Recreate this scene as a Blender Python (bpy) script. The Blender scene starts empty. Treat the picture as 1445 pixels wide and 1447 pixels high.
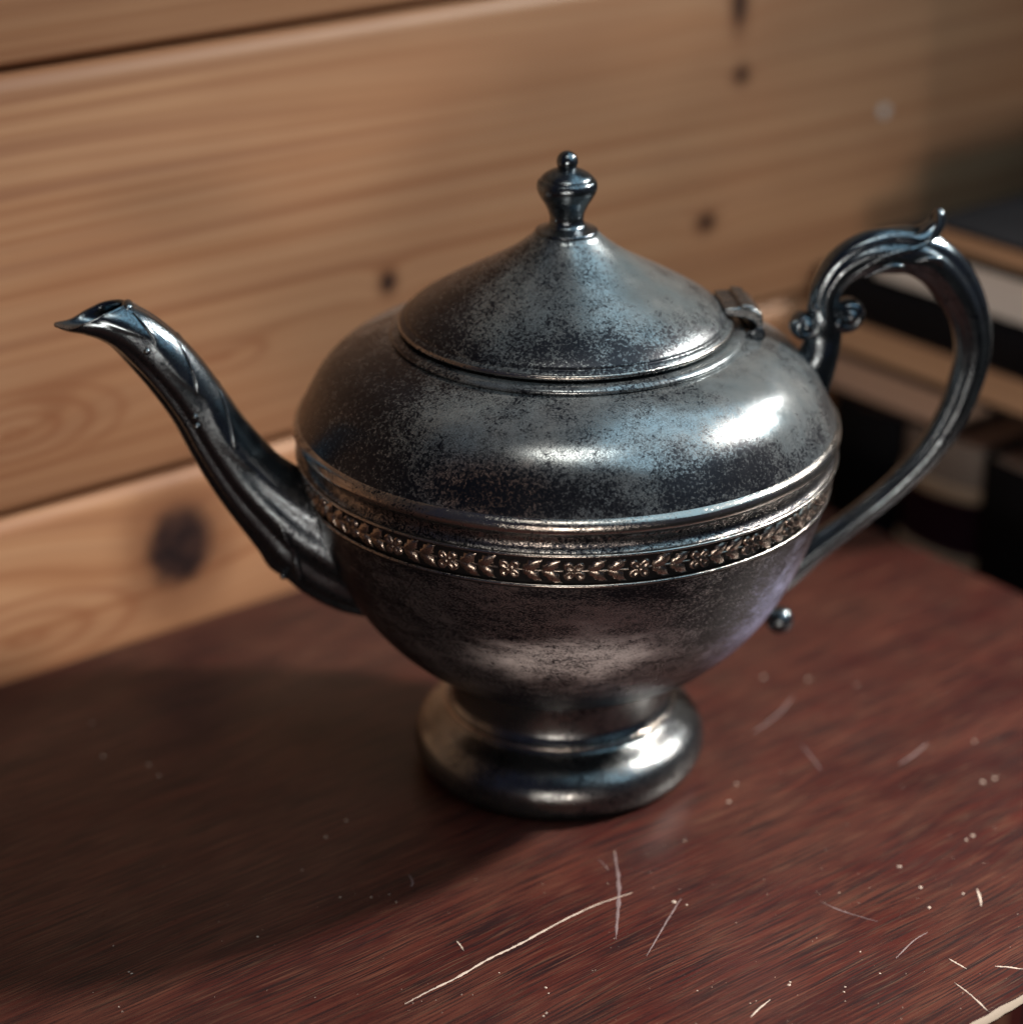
import bpy, math, random
from math import sin, cos, pi, radians, sqrt
from mathutils import Vector, Matrix

random.seed(7)
sc = bpy.context.scene
col = sc.collection

# ------------------------------------------------------------------ camera
PITCH = radians(24.1); FPX = 3200.0; IMG_W, IMG_H = 1445.0, 1447.0
CAM = Vector((-0.0168, -0.6663, 0.3863))
cam_d = bpy.data.cameras.new('camera'); cam = bpy.data.objects.new('camera', cam_d); col.objects.link(cam)
cam.location = CAM; cam.rotation_euler = (pi / 2 - PITCH, 0, 0)
cam_d.sensor_fit = 'HORIZONTAL'; cam_d.sensor_width = 36; cam_d.lens = 36 * FPX / IMG_W
cam_d.clip_start = 0.02; cam_d.clip_end = 50
cam_d.dof.use_dof = True; cam_d.dof.focus_distance = 0.652; cam_d.dof.aperture_fstop = 4.6
cam_d.dof.aperture_blades = 7
sc.camera = cam

# ------------------------------------------------------------------ world + lamps
world = bpy.data.worlds.new('World'); sc.world = world; world.use_nodes = True
bg = world.node_tree.nodes['Background']
bg.inputs['Color'].default_value = (0.42, 0.48, 1.0, 1); bg.inputs['Strength'].default_value = 0.036


def area(name, loc, target, size, size_y, power, color, spread=180, shape='RECTANGLE'):
    d = bpy.data.lights.new(name, 'AREA'); d.shape = shape; d.size = size
    if shape == 'RECTANGLE': d.size_y = size_y
    d.energy = power; d.color = color; d.spread = radians(spread)
    o = bpy.data.objects.new(name, d); col.objects.link(o); o.location = loc
    o.rotation_euler = (Vector(target) - Vector(loc)).to_track_quat('-Z', 'Y').to_euler()
    return o


area('window_light', (1.02, 0.26, 0.90), (0.18, -0.10, 0.03), 0.095, 0.11, 3.2, (1.0, 0.90, 0.79), 42)
area('window_pane_light', (0.96, 0.66, 0.84), (0.10, 0.0, 0.05), 0.09, 0.11, 0.7, (1.0, 0.93, 0.86), 90)
area('sky_window', (0.78, -0.12, 1.15), (0.05, -0.02, 0.05), 1.65, 1.35, 9.3, (0.55, 0.85, 1.0))
area('room_lamp', (0.03, -0.40, 1.0), (0, -0.06, 0.12), 0.46, 0.20, 0.11, (1.0, 0.93, 0.82), 34)
area('front_light', (-0.02, -1.85, 0.04), (-0.03, 0.20, 0.17), 0.8, 0.28, 0.66, (1.0, 0.84, 0.71), 36)

sc.view_settings.view_transform = 'Standard'; sc.view_settings.look = 'None'
sc.view_settings.exposure = 0.0; sc.view_settings.gamma = 1.0

# ------------------------------------------------------------------ frames
WANG = radians(38.3)                       # direction of the plank wall and of the table
W = Vector((cos(WANG), sin(WANG), 0)); E_ = Vector((sin(WANG), -cos(WANG), 0))
WALL_V, EDGE_U, NEAR_V = -0.161, 0.2165, 0.1885
HANG = radians(10)                         # the spout and handle axis


def on_table(px, py):
    """point of the table top seen at a photograph pixel, in table coordinates"""
    F = Vector((0, cos(PITCH), -sin(PITCH))); U = Vector((0, sin(PITCH), cos(PITCH)))
    r = F + Vector((1, 0, 0)) * ((px - 722.5) / FPX) - U * ((py - 723.5) / FPX)
    P = CAM + r * (-CAM.z / r.z)
    return P.dot(W), -P.dot(E_)


# ------------------------------------------------------------------ mesh helpers
def new_obj(name, verts, faces, mat=None, parent=None, smooth=True, loc=None, auto=None):
    me = bpy.data.meshes.new(name); me.from_pydata([tuple(v) for v in verts], [], faces); me.validate(); me.update()
    if smooth:
        me.polygons.foreach_set('use_smooth', [True] * len(me.polygons))
        if auto: me.set_sharp_from_angle(angle=radians(auto))
    o = bpy.data.objects.new(name, me); col.objects.link(o)
    if mat: me.materials.append(mat)
    if parent: o.parent = parent
    if loc: o.location = loc
    return o


def empty(name, label=None, cat=None, loc=(0, 0, 0), rz=0, group=None, kind=None):
    o = bpy.data.objects.new(name, None); col.objects.link(o); o.location = loc; o.rotation_euler = (0, 0, rz)
    o.empty_display_size = 0.02
    if label: o['label'] = label
    if cat: o['category'] = cat
    if group: o['group'] = group
    if kind: o['kind'] = kind
    return o


def spline(pts, n):
    """Catmull-Rom through tuples of any length, n samples per span"""
    out = []; m = len(pts)
    for i in range(m - 1):
        p0 = pts[max(i - 1, 0)]; p1 = pts[i]; p2 = pts[i + 1]; p3 = pts[min(i + 2, m - 1)]
        for k in range(n):
            t = k / n; t2 = t * t; t3 = t2 * t
            out.append(tuple(0.5 * ((2 * b) + (-a + c) * t + (2 * a - 5 * b + 4 * c - d) * t2 + (-a + 3 * b - 3 * c + d) * t3)
                             for a, b, c, d in zip(p0, p1, p2, p3)))
    out.append(tuple(pts[-1]))
    return out


def lathe(name, prof, mat, parent, seg=192, sub=4, smooth_prof=True, loc=None, close=False, cx=0.0):
    P = spline(prof, sub) if smooth_prof else prof
    vs = []; fs = []
    for r, z in P:
        for k in range(seg):
            a = 2 * pi * k / seg; vs.append((cx + max(r, 1e-5) * cos(a), max(r, 1e-5) * sin(a), z))
    n = len(P)
    for i in range(n - 1):
        for k in range(seg):
            k2 = (k + 1) % seg
            fs.append((i * seg + k, i * seg + k2, (i + 1) * seg + k2, (i + 1) * seg + k))
    if close:
        for k in range(seg):
            k2 = (k + 1) % seg
            fs.append(((n - 1) * seg + k, (n - 1) * seg + k2, k2, k))
    return new_obj(name, vs, fs, mat, parent, True, loc)


def torus(name, R, z, rr, mat, parent, seg=192, m=12, rz=None, cx=0.0):
    vs = []; fs = []
    for k in range(seg):
        a = 2 * pi * k / seg
        for j in range(m):
            b = 2 * pi * j / m
            r = R + rr * cos(b); vs.append((cx + r * cos(a), r * sin(a), z + (rz or rr) * sin(b)))
    for k in range(seg):
        for j in range(m):
            k2 = (k + 1) % seg; j2 = (j + 1) % m
            fs.append((k * m + j, k2 * m + j, k2 * m + j2, k * m + j2))
    return new_obj(name, vs, fs, mat, parent)


def sweep(name, path, section, mat, parent, m=32, caps=True, endshape=None):
    """path: list of (x, z, a, b): centre in the XZ plane, half thickness in plane, half width across.
    section(t, th) -> (dr) relative radius factor"""
    n = len(path); vs = []; fs = []
    for i, (x, z, a, b) in enumerate(path):
        p = path[max(i - 1, 0)]; q = path[min(i + 1, n - 1)]
        tx, tz = q[0] - p[0], q[1] - p[1]; L = sqrt(tx * tx + tz * tz) or 1; tx /= L; tz /= L
        nx, nz = -tz, tx
        t = i / (n - 1)
        for j in range(m):
            th = 2 * pi * j / m
            f = section(t, th)
            u = a * cos(th) * f; v = b * sin(th) * f
            vs.append((x + nx * u, v, z + nz * u))
    for i in range(n - 1):
        for j in range(m):
            j2 = (j + 1) % m
            fs.append((i * m + j, i * m + j2, (i + 1) * m + j2, (i + 1) * m + j))
    if caps:
        fs.append(tuple(range(m - 1, -1, -1))); fs.append(tuple((n - 1) * m + j for j in range(m)))
    o = new_obj(name, vs, fs, mat, parent)
    return o


def sphere(name, c, r, mat, parent, seg=24, sc_=(1, 1, 1)):
    vs = []; fs = []; rings = seg // 2
    for i in range(1, rings):
        ph = pi * i / rings
        for k in range(seg):
            a = 2 * pi * k / seg
            vs.append((c[0] + r * sc_[0] * sin(ph) * cos(a), c[1] + r * sc_[1] * sin(ph) * sin(a), c[2] + r * sc_[2] * cos(ph)))
    for i in range(rings - 2):
        for k in range(seg):
            k2 = (k + 1) % seg
            fs.append((i * seg + k, (i + 1) * seg + k, (i + 1) * seg + k2, i * seg + k2))
    t = len(vs); vs.append((c[0], c[1], c[2] + r * sc_[2])); vs.append((c[0], c[1], c[2] - r * sc_[2]))
    for k in range(seg):
        k2 = (k + 1) % seg
        fs.append((t, k, k2)); fs.append((t + 1, (rings - 2) * seg + k2, (rings - 2) * seg + k))
    return new_obj(name, vs, fs, mat, parent)


def rbox(name, x0, x1, y0, y1, z0, z1, mat, parent, bev=0.0006, seg=2):
    vs = [(x, y, z) for x in (x0, x1) for y in (y0, y1) for z in (z0, z1)]
    fs = [(0, 1, 3, 2), (4, 6, 7, 5), (0, 4, 5, 1), (2, 3, 7, 6), (0, 2, 6, 4), (1, 5, 7, 3)]
    o = new_obj(name, vs, fs, mat, parent, smooth=True, auto=40)
    if bev:
        b = o.modifiers.new('bevel', 'BEVEL'); b.width = bev; b.segments = seg; b.limit_method = 'ANGLE'
        b.harden_normals = False
    return o


# ------------------------------------------------------------------ material helpers
class NT:
    def __init__(s, name):
        s.m = bpy.data.materials.new(name); s.m.use_nodes = True; s.t = s.m.node_tree; s.n = s.t.nodes
        s.b = s.n['Principled BSDF']; s._tc = None

    def tc(s, out='Object'):
        if not s._tc: s._tc = s.n.new('ShaderNodeTexCoord')
        return s._tc.outputs[out]

    def put(s, sock, v):
        if hasattr(v, 'is_linked') or isinstance(v, bpy.types.NodeSocket): s.t.links.new(v, sock)
        else: sock.default_value = v

    def math(s, op, a, b=0.0, c=0.0, clamp=False):
        n = s.n.new('ShaderNodeMath'); n.operation = op; n.use_clamp = clamp
        s.put(n.inputs[0], a); s.put(n.inputs[1], b)
        if len(n.inputs) > 2: s.put(n.inputs[2], c)
        return n.outputs[0]

    def vmath(s, op, a, b=(0, 0, 0)):
        n = s.n.new('ShaderNodeVectorMath'); n.operation = op
        s.put(n.inputs[0], a); s.put(n.inputs[1], b)
        return n.outputs[1] if op in ('LENGTH', 'DISTANCE', 'DOT_PRODUCT') else n.outputs[0]

    def mapping(s, vec, scale=(1, 1, 1), loc=(0, 0, 0), rot=(0, 0, 0)):
        n = s.n.new('ShaderNodeMapping'); s.put(n.inputs['Vector'], vec)
        n.inputs['Scale'].default_value = scale; n.inputs['Location'].default_value = loc; n.inputs['Rotation'].default_value = rot
        return n.outputs[0]

    def noise(s, vec, scale, detail=4, rough=0.5, dist=0.0, out=0):
        n = s.n.new('ShaderNodeTexNoise'); s.put(n.inputs['Vector'], vec)
        n.inputs['Scale'].default_value = scale; n.inputs['Detail'].default_value = detail
        n.inputs['Roughness'].default_value = rough; n.inputs['Distortion'].default_value = dist
        return n.outputs[out]

    def ramp(s, fac, stops, interp='LINEAR'):
        n = s.n.new('ShaderNodeValToRGB'); n.color_ramp.interpolation = interp; s.put(n.inputs[0], fac)
        el = n.color_ramp.elements
        while len(el) < len(stops): el.new(0.5)
        for e, (p, c) in zip(el, stops):
            e.position = p; e.color = (c if hasattr(c, '__len__') else (c, c, c)) + ((1,) if not hasattr(c, '__len__') or len(c) == 3 else ())
        return n.outputs[0]

    def mrange(s, v, a, b, c=0.0, d=1.0, smooth=False):
        n = s.n.new('ShaderNodeMapRange'); n.interpolation_type = 'SMOOTHSTEP' if smooth else 'LINEAR'
        s.put(n.inputs[0], v)
        for i, x in enumerate((a, b, c, d)): s.put(n.inputs[i + 1], x)
        return n.outputs[0]

    def mix(s, f, a, b, mode='MIX'):
        n = s.n.new('ShaderNodeMix'); n.data_type = 'RGBA'; n.blend_type = mode
        s.put(n.inputs[0], f); s.put(n.inputs[6], a if not isinstance(a, tuple) else a + (1,) * (4 - len(a)))
        s.put(n.inputs[7], b if not isinstance(b, tuple) else b + (1,) * (4 - len(b)))
        return n.outputs[2]

    def sep(s, v):
        n = s.n.new('ShaderNodeSeparateXYZ'); s.put(n.inputs[0], v); return n.outputs

    def comb(s, x, y, z):
        n = s.n.new('ShaderNodeCombineXYZ')
        for i, q in enumerate((x, y, z)): s.put(n.inputs[i], q)
        return n.outputs[0]

    def bump(s, h, strength=0.3, dist=0.0005):
        n = s.n.new('ShaderNodeBump'); s.put(n.inputs['Height'], h)
        n.inputs['Strength'].default_value = strength; n.inputs['Distance'].default_value = dist
        s.t.links.new(n.outputs[0], s.b.inputs['Normal']); return n

    def set(s, **k):
        for a, v in k.items():
            sk = s.b.inputs[a.replace('_', ' ')]
            if isinstance(v, tuple) and len(v) == 3 and sk.type == 'RGBA': v = v + (1,)
            s.put(sk, v)
        return s.m


def flat(name, c, rough=0.6, metal=0.0, spec=0.5):
    m = NT(name); m.set(Base_Color=c, Roughness=rough, Metallic=metal); m.b.inputs['Specular IOR Level'].default_value = spec
    return m.m


def tarnish(name, silver=(0.33, 0.36, 0.375), dark=(0.010, 0.012, 0.018), amount=0.5, stretch=1.0, scale=1.0,
            rough=(0.20, 0.40), warm=0.20, rim=None, fleck=1.0, spots=(), tint=None, pale_patch=None, bumpy=0.2, metal=0.97):
    """old silver plate: bright metal eaten by black worm-like tarnish, in clouds"""
    m = NT(name); v = m.tc()
    vs = m.mapping(v, (1, 1, stretch))
    cloud = m.noise(vs, 26 * scale, 4, 0.6, 0.4)
    mid = m.noise(vs, 150 * scale, 5, 0.7, 0.3)
    worm = m.noise(vs, 800 * scale, 3, 0.6, 1.2)
    ridge = m.math('ABSOLUTE', m.math('SUBTRACT', worm, 0.5))
    ridge = m.mrange(ridge, 0.012, 0.055, 1.0, 0.0)                                   # thin worm-like lines
    blot = m.noise(vs, 1050 * scale, 4, 0.75, 0.3)
    fine = m.noise(vs, 1900 * scale, 3, 0.7, 0.2)
    a = m.math('MULTIPLY_ADD', cloud, 1.1, m.math('MULTIPLY', mid, 0.75))            # about 0.93 on average
    if rim:                                                                           # more tarnish close to a height
        z = m.sep(v)[2]
        for zz, wdt, k in rim:
            g = m.math('SUBTRACT', 1.0, m.math('DIVIDE', m.math('ABSOLUTE', m.math('SUBTRACT', z, zz)), wdt), clamp=True)
            a = m.math('MULTIPLY_ADD', g, k, a)
    for (px, py, pz, sx, sz, k) in spots:                                             # worn clean or heavily eaten places
        q = m.vmath('LENGTH', m.vmath('MULTIPLY', m.vmath('SUBTRACT', v, (px, py, pz)), (1 / sx, 1 / sx, 1 / sz)))
        a = m.math('MULTIPLY_ADD', m.mrange(q, 1.4, 0.0, 0, 1, True), k, a)
    a = m.math('ADD', a, (amount - 0.5) * 0.5)
    patch = m.mrange(a, 0.62, 1.32)                                                   # 0 clean .. 1 eaten
    # the blotch threshold falls as the patch grows, so tarnish spreads as ragged specks
    thr = m.math('MULTIPLY_ADD', patch, -0.30, 0.69)
    spk = m.math('DIVIDE', m.math('SUBTRACT', blot, thr), 0.05, clamp=True)
    spk = m.math('MULTIPLY', spk, 1.0, clamp=True)
    thr2 = m.math('MULTIPLY_ADD', patch, -0.16, 0.62)
    spf = m.math('MULTIPLY', m.math('DIVIDE', m.math('SUBTRACT', fine, thr2), 0.08, clamp=True), 0.75 * fleck, clamp=True)
    lines = m.math('MULTIPLY', ridge, m.mrange(patch, 0.10, 0.55, 0.0, 0.95 * fleck))
    fac = m.math('MAXIMUM', m.math('MAXIMUM', spk, spf), lines, clamp=True)
    tone = m.noise(v, 60, 3, 0.6)
    c1 = m.mix(m.mrange(tone, 0.35, 0.7, 0, warm), silver, (0.40, 0.29, 0.22))
    c1 = m.mix(m.mrange(patch, 0.2, 1.0, 0, 0.55), c1, (0.17, 0.165, 0.165))
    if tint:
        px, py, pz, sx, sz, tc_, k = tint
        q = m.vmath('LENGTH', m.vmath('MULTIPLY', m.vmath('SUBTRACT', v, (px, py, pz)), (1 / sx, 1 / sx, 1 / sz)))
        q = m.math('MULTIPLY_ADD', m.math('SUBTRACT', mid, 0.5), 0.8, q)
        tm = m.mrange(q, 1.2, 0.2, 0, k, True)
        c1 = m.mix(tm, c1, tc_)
    pale_k = 0.0
    if pale_patch:                                                                         # whitish, less metallic patch
        px, py, pz, sx, sz, oc, k = pale_patch
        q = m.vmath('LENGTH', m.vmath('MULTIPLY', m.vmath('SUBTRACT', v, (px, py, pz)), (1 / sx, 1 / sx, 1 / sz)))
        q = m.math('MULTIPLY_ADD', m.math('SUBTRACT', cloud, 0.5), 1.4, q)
        pale_k = m.mrange(q, 1.3, 0.3, 0, k, True)
        c1 = m.mix(pale_k, c1, oc)
    if pale_patch and tint: pale_k = m.math('MAXIMUM', pale_k, m.math('MULTIPLY', tm, 0.85))
    base = m.mix(fac, c1, dark)
    dull = m.noise(vs, 120, 3, 0.6)
    ro = m.math('MULTIPLY_ADD', fac, rough[1] - rough[0], m.math('MULTIPLY_ADD', dull, 0.20, rough[0] - 0.10))
    m.set(Base_Color=base, Roughness=ro, Metallic=m.math('MULTIPLY_ADD', pale_k, -0.75, m.math('MULTIPLY_ADD', fac, -0.10, metal), clamp=True))
    hair = m.noise(m.mapping(v, (60, 60, 1600), rot=(0.12, 0.2, 0.0)), 1.0, 2, 0.5)
    hair = m.mrange(hair, 0.66, 0.74, 0, 0.35)
    fac = m.math('ADD', fac, hair)
    m.bump(m.math('MULTIPLY_ADD', fac, -0.6, m.math('MULTIPLY', mid, 0.15)), bumpy, 0.0003)
    return m.m


M = {}
M['body'] = tarnish('tarnished_silver_shoulder', silver=(0.27, 0.325, 0.355), amount=0.62, rough=(0.17, 0.32), metal=0.74, bumpy=0.07, rim=((0.1275, 0.010, 0.20),),
                    spots=((-0.075, -0.03, 0.135, 0.05, 0.03, 0.34), (0.042, -0.066, 0.131, 0.026, 0.012, 0.38), (-0.022, -0.076, 0.129, 0.022, 0.010, 0.25), (0.055, -0.035, 0.142, 0.03, 0.02, -0.22)),
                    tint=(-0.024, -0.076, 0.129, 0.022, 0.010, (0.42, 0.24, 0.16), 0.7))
M['bowl'] = tarnish('tarnished_silver_bowl', silver=(0.27, 0.265, 0.285), amount=0.68, stretch=2.6, rough=(0.24, 0.38), warm=0.12, metal=0.85,
                    rim=((0.098, 0.010, 0.14), (0.040, 0.016, 0.42)),
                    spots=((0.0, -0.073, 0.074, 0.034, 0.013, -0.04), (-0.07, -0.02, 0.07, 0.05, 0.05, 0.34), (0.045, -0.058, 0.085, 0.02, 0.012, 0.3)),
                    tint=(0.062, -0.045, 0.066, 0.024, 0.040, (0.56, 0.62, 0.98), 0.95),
                    pale_patch=(0.002, -0.072, 0.072, 0.030, 0.012, (0.90, 0.88, 0.88), 0.95))
M['lid'] = tarnish('tarnished_silver_lid', silver=(0.27, 0.335, 0.365), amount=0.50, rim=((0.157, 0.009, 0.22),), fleck=0.9, rough=(0.18, 0.34), metal=0.75, bumpy=0.08,
                   spots=((-0.04, -0.005, 0.16, 0.030, 0.03, 0.36), (0.002, -0.044, 0.160, 0.022, 0.010, 0.22)))
M['polish'] = tarnish('rubbed_silver', silver=(0.40, 0.40, 0.39), amount=0.40, rough=(0.15, 0.35), warm=0.35, fleck=0.7)
M['cast'] = tarnish('dark_cast_silver', silver=(0.150, 0.19, 0.22), amount=0.48, rough=(0.15, 0.30), warm=0.05, fleck=0.9, bumpy=0.12)
M['hinge'] = tarnish('grey_hinge_silver', silver=(0.26, 0.29, 0.31), amount=0.44, rough=(0.2, 0.38), warm=0.1, fleck=0.6)
M['foot'] = tarnish('blackened_silver_foot', silver=(0.21, 0.25, 0.27), amount=0.50, rough=(0.17, 0.32), warm=0.2, fleck=0.9, bumpy=0.14)
M['recess'] = tarnish('smoked_silver', silver=(0.34, 0.34, 0.34), amount=0.80, rough=(0.14, 0.35), warm=0.25)
M['groove'] = flat('black_tarnish', (0.010, 0.010, 0.012), 0.5, 0.6)
M['leaf'] = tarnish('warm_rubbed_relief', silver=(0.44, 0.385, 0.34), dark=(0.03, 0.026, 0.025), amount=0.50, rough=(0.26, 0.4), warm=0.4, fleck=0.8)


# pine boards
def pine():
    m = NT('varnished_pine'); v = m.tc(); x, y, z = m.sep(v)
    info = m.n.new('ShaderNodeObjectInfo').outputs['Random']
    # plank-wise shift so that no two boards repeat
    zc = z
    big = m.noise(m.comb(m.math('MULTIPLY', x, 1.3), 0.0, m.math('MULTIPLY', z, 5.0)), 1.0, 1, 0.4)
    field = m.math('MULTIPLY_ADD', big, 0.030, z)
    knots = [  # u, z, radius u, radius z, blackness, ring strength
        (-0.051, 0.0325, 0.0150, 0.0175, 1.0, 0.012), (0.046, 0.1149, 0.0034, 0.0040, 0.9, 0.005),
        (0.2103, 0.1072, 0.0045, 0.0034, 0.95, 0.005), (0.2274, 0.168, 0.0040, 0.0036, 0.8, 0.004),
        (0.2251, 0.197, 0.0040, 0.009, 0.85, 0.004), (-0.020, 0.0330, 0.004, 0.004, 0.35, 0.003),
        (0.62, 0.14, 0.012, 0.014, 0.9, 0.01), (-0.32, 0.16, 0.010, 0.012, 0.9, 0.01), (0.3, 0.02, 0.01, 0.012, 0.9, 0.01),
        (-0.42, 0.31, 0.010, 0.012, 0.9, 0.01), (0.1, 0.33, 0.008, 0.009, 0.9, 0.008), (0.72, 0.29, 0.010, 0.012, 0.9, 0.01),
        (0.35, 0.47, 0.010, 0.012, 0.9, 0.01), (-0.2, 0.5, 0.010, 0.012, 0.9, 0.01)]
    kn = 0.0; halo = 0.0
    wob = m.noise(v, 90, 2, 0.5)
    for (ku, kz, ra, rb, bk, rs) in knots:
        du = m.math('DIVIDE', m.math('SUBTRACT', x, ku), ra); dz = m.math('DIVIDE', m.math('SUBTRACT', z, kz), rb)
        d = m.math('SQRT', m.math('ADD', m.math('MULTIPLY', du, du), m.math('MULTIPLY', dz, dz)))
        d = m.math('MULTIPLY_ADD', m.math('SUBTRACT', wob, 0.5), 0.5, d)
        kn = m.math('MAXIMUM', kn, m.mrange(d, 1.20, 0.60, 0, bk, True))
        halo = m.math('MAXIMUM', halo, m.mrange(d, 2.3, 0.9, 0, 0.70 * bk, True))
        du2 = m.math('MULTIPLY', du, 0.30); dz2 = m.math('MULTIPLY', dz, 0.55)
        dd = m.math('ADD', m.math('MULTIPLY', du2, du2), m.math('MULTIPLY', dz2, dz2))
        g = m.math('EXPONENT', m.math('MULTIPLY', dd, -1.0))
        field = m.math('MULTIPLY_ADD', g, rs, field)
    # cathedral figures at the left of the middle board
    for (ku, kz, ra, rb, rs) in [(-0.125, 0.0930, 0.050, 0.011, 0.020), (-0.030, 0.1020, 0.030, 0.006, 0.007), (-0.135, 0.02, 0.07, 0.014, 0.015), (0.12, 0.185, 0.15, 0.012, 0.010)]:
        du = m.math('DIVIDE', m.math('SUBTRACT', x, ku), ra); dz = m.math('DIVIDE', m.math('SUBTRACT', z, kz), rb)
        g = m.math('EXPONENT', m.math('MULTIPLY', m.math('ADD', m.math('MULTIPLY', du, du), m.math('MULTIPLY', dz, dz)), -1.0))
        field = m.math('MULTIPLY_ADD', g, rs, field)
    # clear nested arches left of the spout
    cath = 0.0
    for (ku, kz, ra, rb, fr) in [(-0.112, 0.0925, 0.052, 0.0185, 4.0), (-0.030, 0.1015, 0.026, 0.0075, 1.6), (-0.115, 0.014, 0.060, 0.020, 3.2)]:
        du = m.math('DIVIDE', m.math('SUBTRACT', x, ku), ra); dz = m.math('DIVIDE', m.math('SUBTRACT', z, kz), rb)
        q = m.math('SQRT', m.math('ADD', m.math('MULTIPLY', du, du), m.math('MULTIPLY', dz, dz)))
        q = m.math('MULTIPLY_ADD', m.math('SUBTRACT', big, 0.5), 0.5, q)
        w_ = m.math('POWER', m.math('MULTIPLY_ADD', m.math('SINE', m.math('MULTIPLY', q, fr * 6.283)), 0.5, 0.5), 2.2)
        cath = m.math('MAXIMUM', cath, m.math('MULTIPLY', w_, m.mrange(q, 1.05, 0.7, 0, 0.62, True)))
    rings = m.noise(m.comb(m.math('MULTIPLY', x, 0.006), 0.0, field), 190, 2, 0.5)
    rings2 = m.noise(m.comb(m.math('MULTIPLY', x, 0.010), 3.0, field), 700, 3, 0.55)
    streak = m.noise(m.comb(m.math('MULTIPLY', x, 3.0), 7.0, m.math('MULTIPLY', field, 150.0)), 1.0, 3, 0.6)
    base = m.ramp(rings, [(0.30, (0.55, 0.320, 0.180)), (0.48, (0.48, 0.255, 0.135)), (0.60, (0.37, 0.175, 0.088)), (0.72, (0.28, 0.115, 0.058))])
    base = m.mix(m.mrange(rings2, 0.4, 0.75, 0, 0.40), base, (0.28, 0.125, 0.062))
    base = m.mix(m.mrange(streak, 0.35, 0.75, 0, 0.35), base, (0.58, 0.38, 0.24))
    patchy = m.noise(m.comb(m.math('MULTIPLY', x, 9.0), 0.0, m.math('MULTIPLY', z, 14.0)), 1.0, 2, 0.5)
    base = m.mix(m.mrange(patchy, 0.35, 0.7, 0, 0.40), base, (0.30, 0.135, 0.072))
    base = m.mix(m.mrange(info, 0, 1, 0, 0.18), base, (0.30, 0.14, 0.07))
    base = m.mix(cath, base, (0.30, 0.125, 0.062))
    base = m.mix(halo, base, (0.17, 0.07, 0.035))
    base = m.mix(kn, base, m.mix(m.mrange(wob, 0.35, 0.6), (0.016, 0.009, 0.010), (0.045, 0.022, 0.018)))
    m.set(Base_Color=base, Roughness=m.math('MULTIPLY_ADD', rings, 0.15, 0.36))
    m.b.inputs['Specular IOR Level'].default_value = 0.35; m.b.inputs['Coat Weight'].default_value = 0.05; m.b.inputs['Coat Roughness'].default_value = 0.35
    m.bump(m.math('ADD', rings2, m.math('MULTIPLY', rings, 0.5)), 0.15, 0.0004)
    return m.m


M['pine'] = pine()


def mahogany(end=False):
    m = NT('stained_mahogany'); v = m.tc(); x, y, z = m.sep(v)
    warp = m.noise(m.comb(m.math('MULTIPLY', x, 5.0), m.math('MULTIPLY', y, 14.0), 0.0), 1.0, 3, 0.5)
    yy = m.math('MULTIPLY_ADD', warp, 0.012, y)
    pores = m.noise(m.comb(m.math('MULTIPLY', x, 30.0), m.math('MULTIPLY', yy, 1700.0), z), 1.0, 4, 0.62)
    pores2 = m.noise(m.comb(m.math('MULTIPLY', x, 45.0), m.math('MULTIPLY', yy, 2000.0), 4.0), 1.0, 2, 0.6)
    band = m.noise(m.comb(m.math('MULTIPLY', x, 4.0), m.math('MULTIPLY', yy, 70.0), 9.0), 1.0, 4, 0.6)
    blotch = m.noise(m.comb(m.math('MULTIPLY', x, 22.0), m.math('MULTIPLY', y, 38.0), 1.0), 1.0, 3, 0.55)
    c = m.ramp(band, [(0.28, (0.024, 0.0054, 0.0054)), (0.5, (0.045, 0.0100, 0.0084)), (0.72, (0.076, 0.0210, 0.0145))])
    c = m.mix(m.mrange(blotch, 0.42, 0.72, 0, 0.40), c, (0.100, 0.042, 0.028))
    pf = m.mrange(pores, 0.47, 0.57, 0, 0.93)
    c = m.mix(pf, c, (0.010, 0.005, 0.006))
    c = m.mix(m.mrange(pores2, 0.54, 0.68, 0, 0.30), c, (0.17, 0.09, 0.055))
    smear = m.noise(m.comb(m.math('MULTIPLY', x, 16.0), m.math('MULTIPLY', y, 16.0), 6.0), 1.0, 5, 0.65, )
    ro = m.math('MULTIPLY_ADD', smear, 0.30, m.math('MULTIPLY_ADD', pf, 0.08, 0.16))
    m.set(Base_Color=c, Roughness=ro)
    m.b.inputs['Specular IOR Level'].default_value = 0.25
    m.bump(m.math('MULTIPLY_ADD', pores, -1.0, m.math('MULTIPLY', pores2, -0.5)), 0.22, 0.0003)
    return m.m


M['mahogany'] = mahogany()
M['chip'] = flat('bare_wood_scratch', (0.40, 0.33, 0.28), 0.8)
M['wornedge'] = flat('worn_varnish_edge', (0.20, 0.16, 0.125), 0.8)
M['faintscratch'] = flat('dull_scratch', (0.12, 0.082, 0.085), 0.7)
M['whitepaint'] = flat('white_paint', (0.55, 0.53, 0.50), 0.7)


def pages(name, c, dk):
    m = NT(name); v = m.tc(); x, y, z = m.sep(v)
    l = m.noise(m.comb(m.math('MULTIPLY', x, 3.0), m.math('MULTIPLY', y, 3.0), m.math('MULTIPLY', z, 1800.0)), 1.0, 3, 0.7)
    b = m.noise(v, 30, 3, 0.6)
    cc = m.mix(m.mrange(l, 0.35, 0.7), c, dk); cc = m.mix(m.mrange(b, 0.4, 0.75, 0, 0.35), cc, dk)
    m.set(Base_Color=cc, Roughness=0.8); m.bump(l, 0.3, 0.0004)
    return m.m


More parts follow.
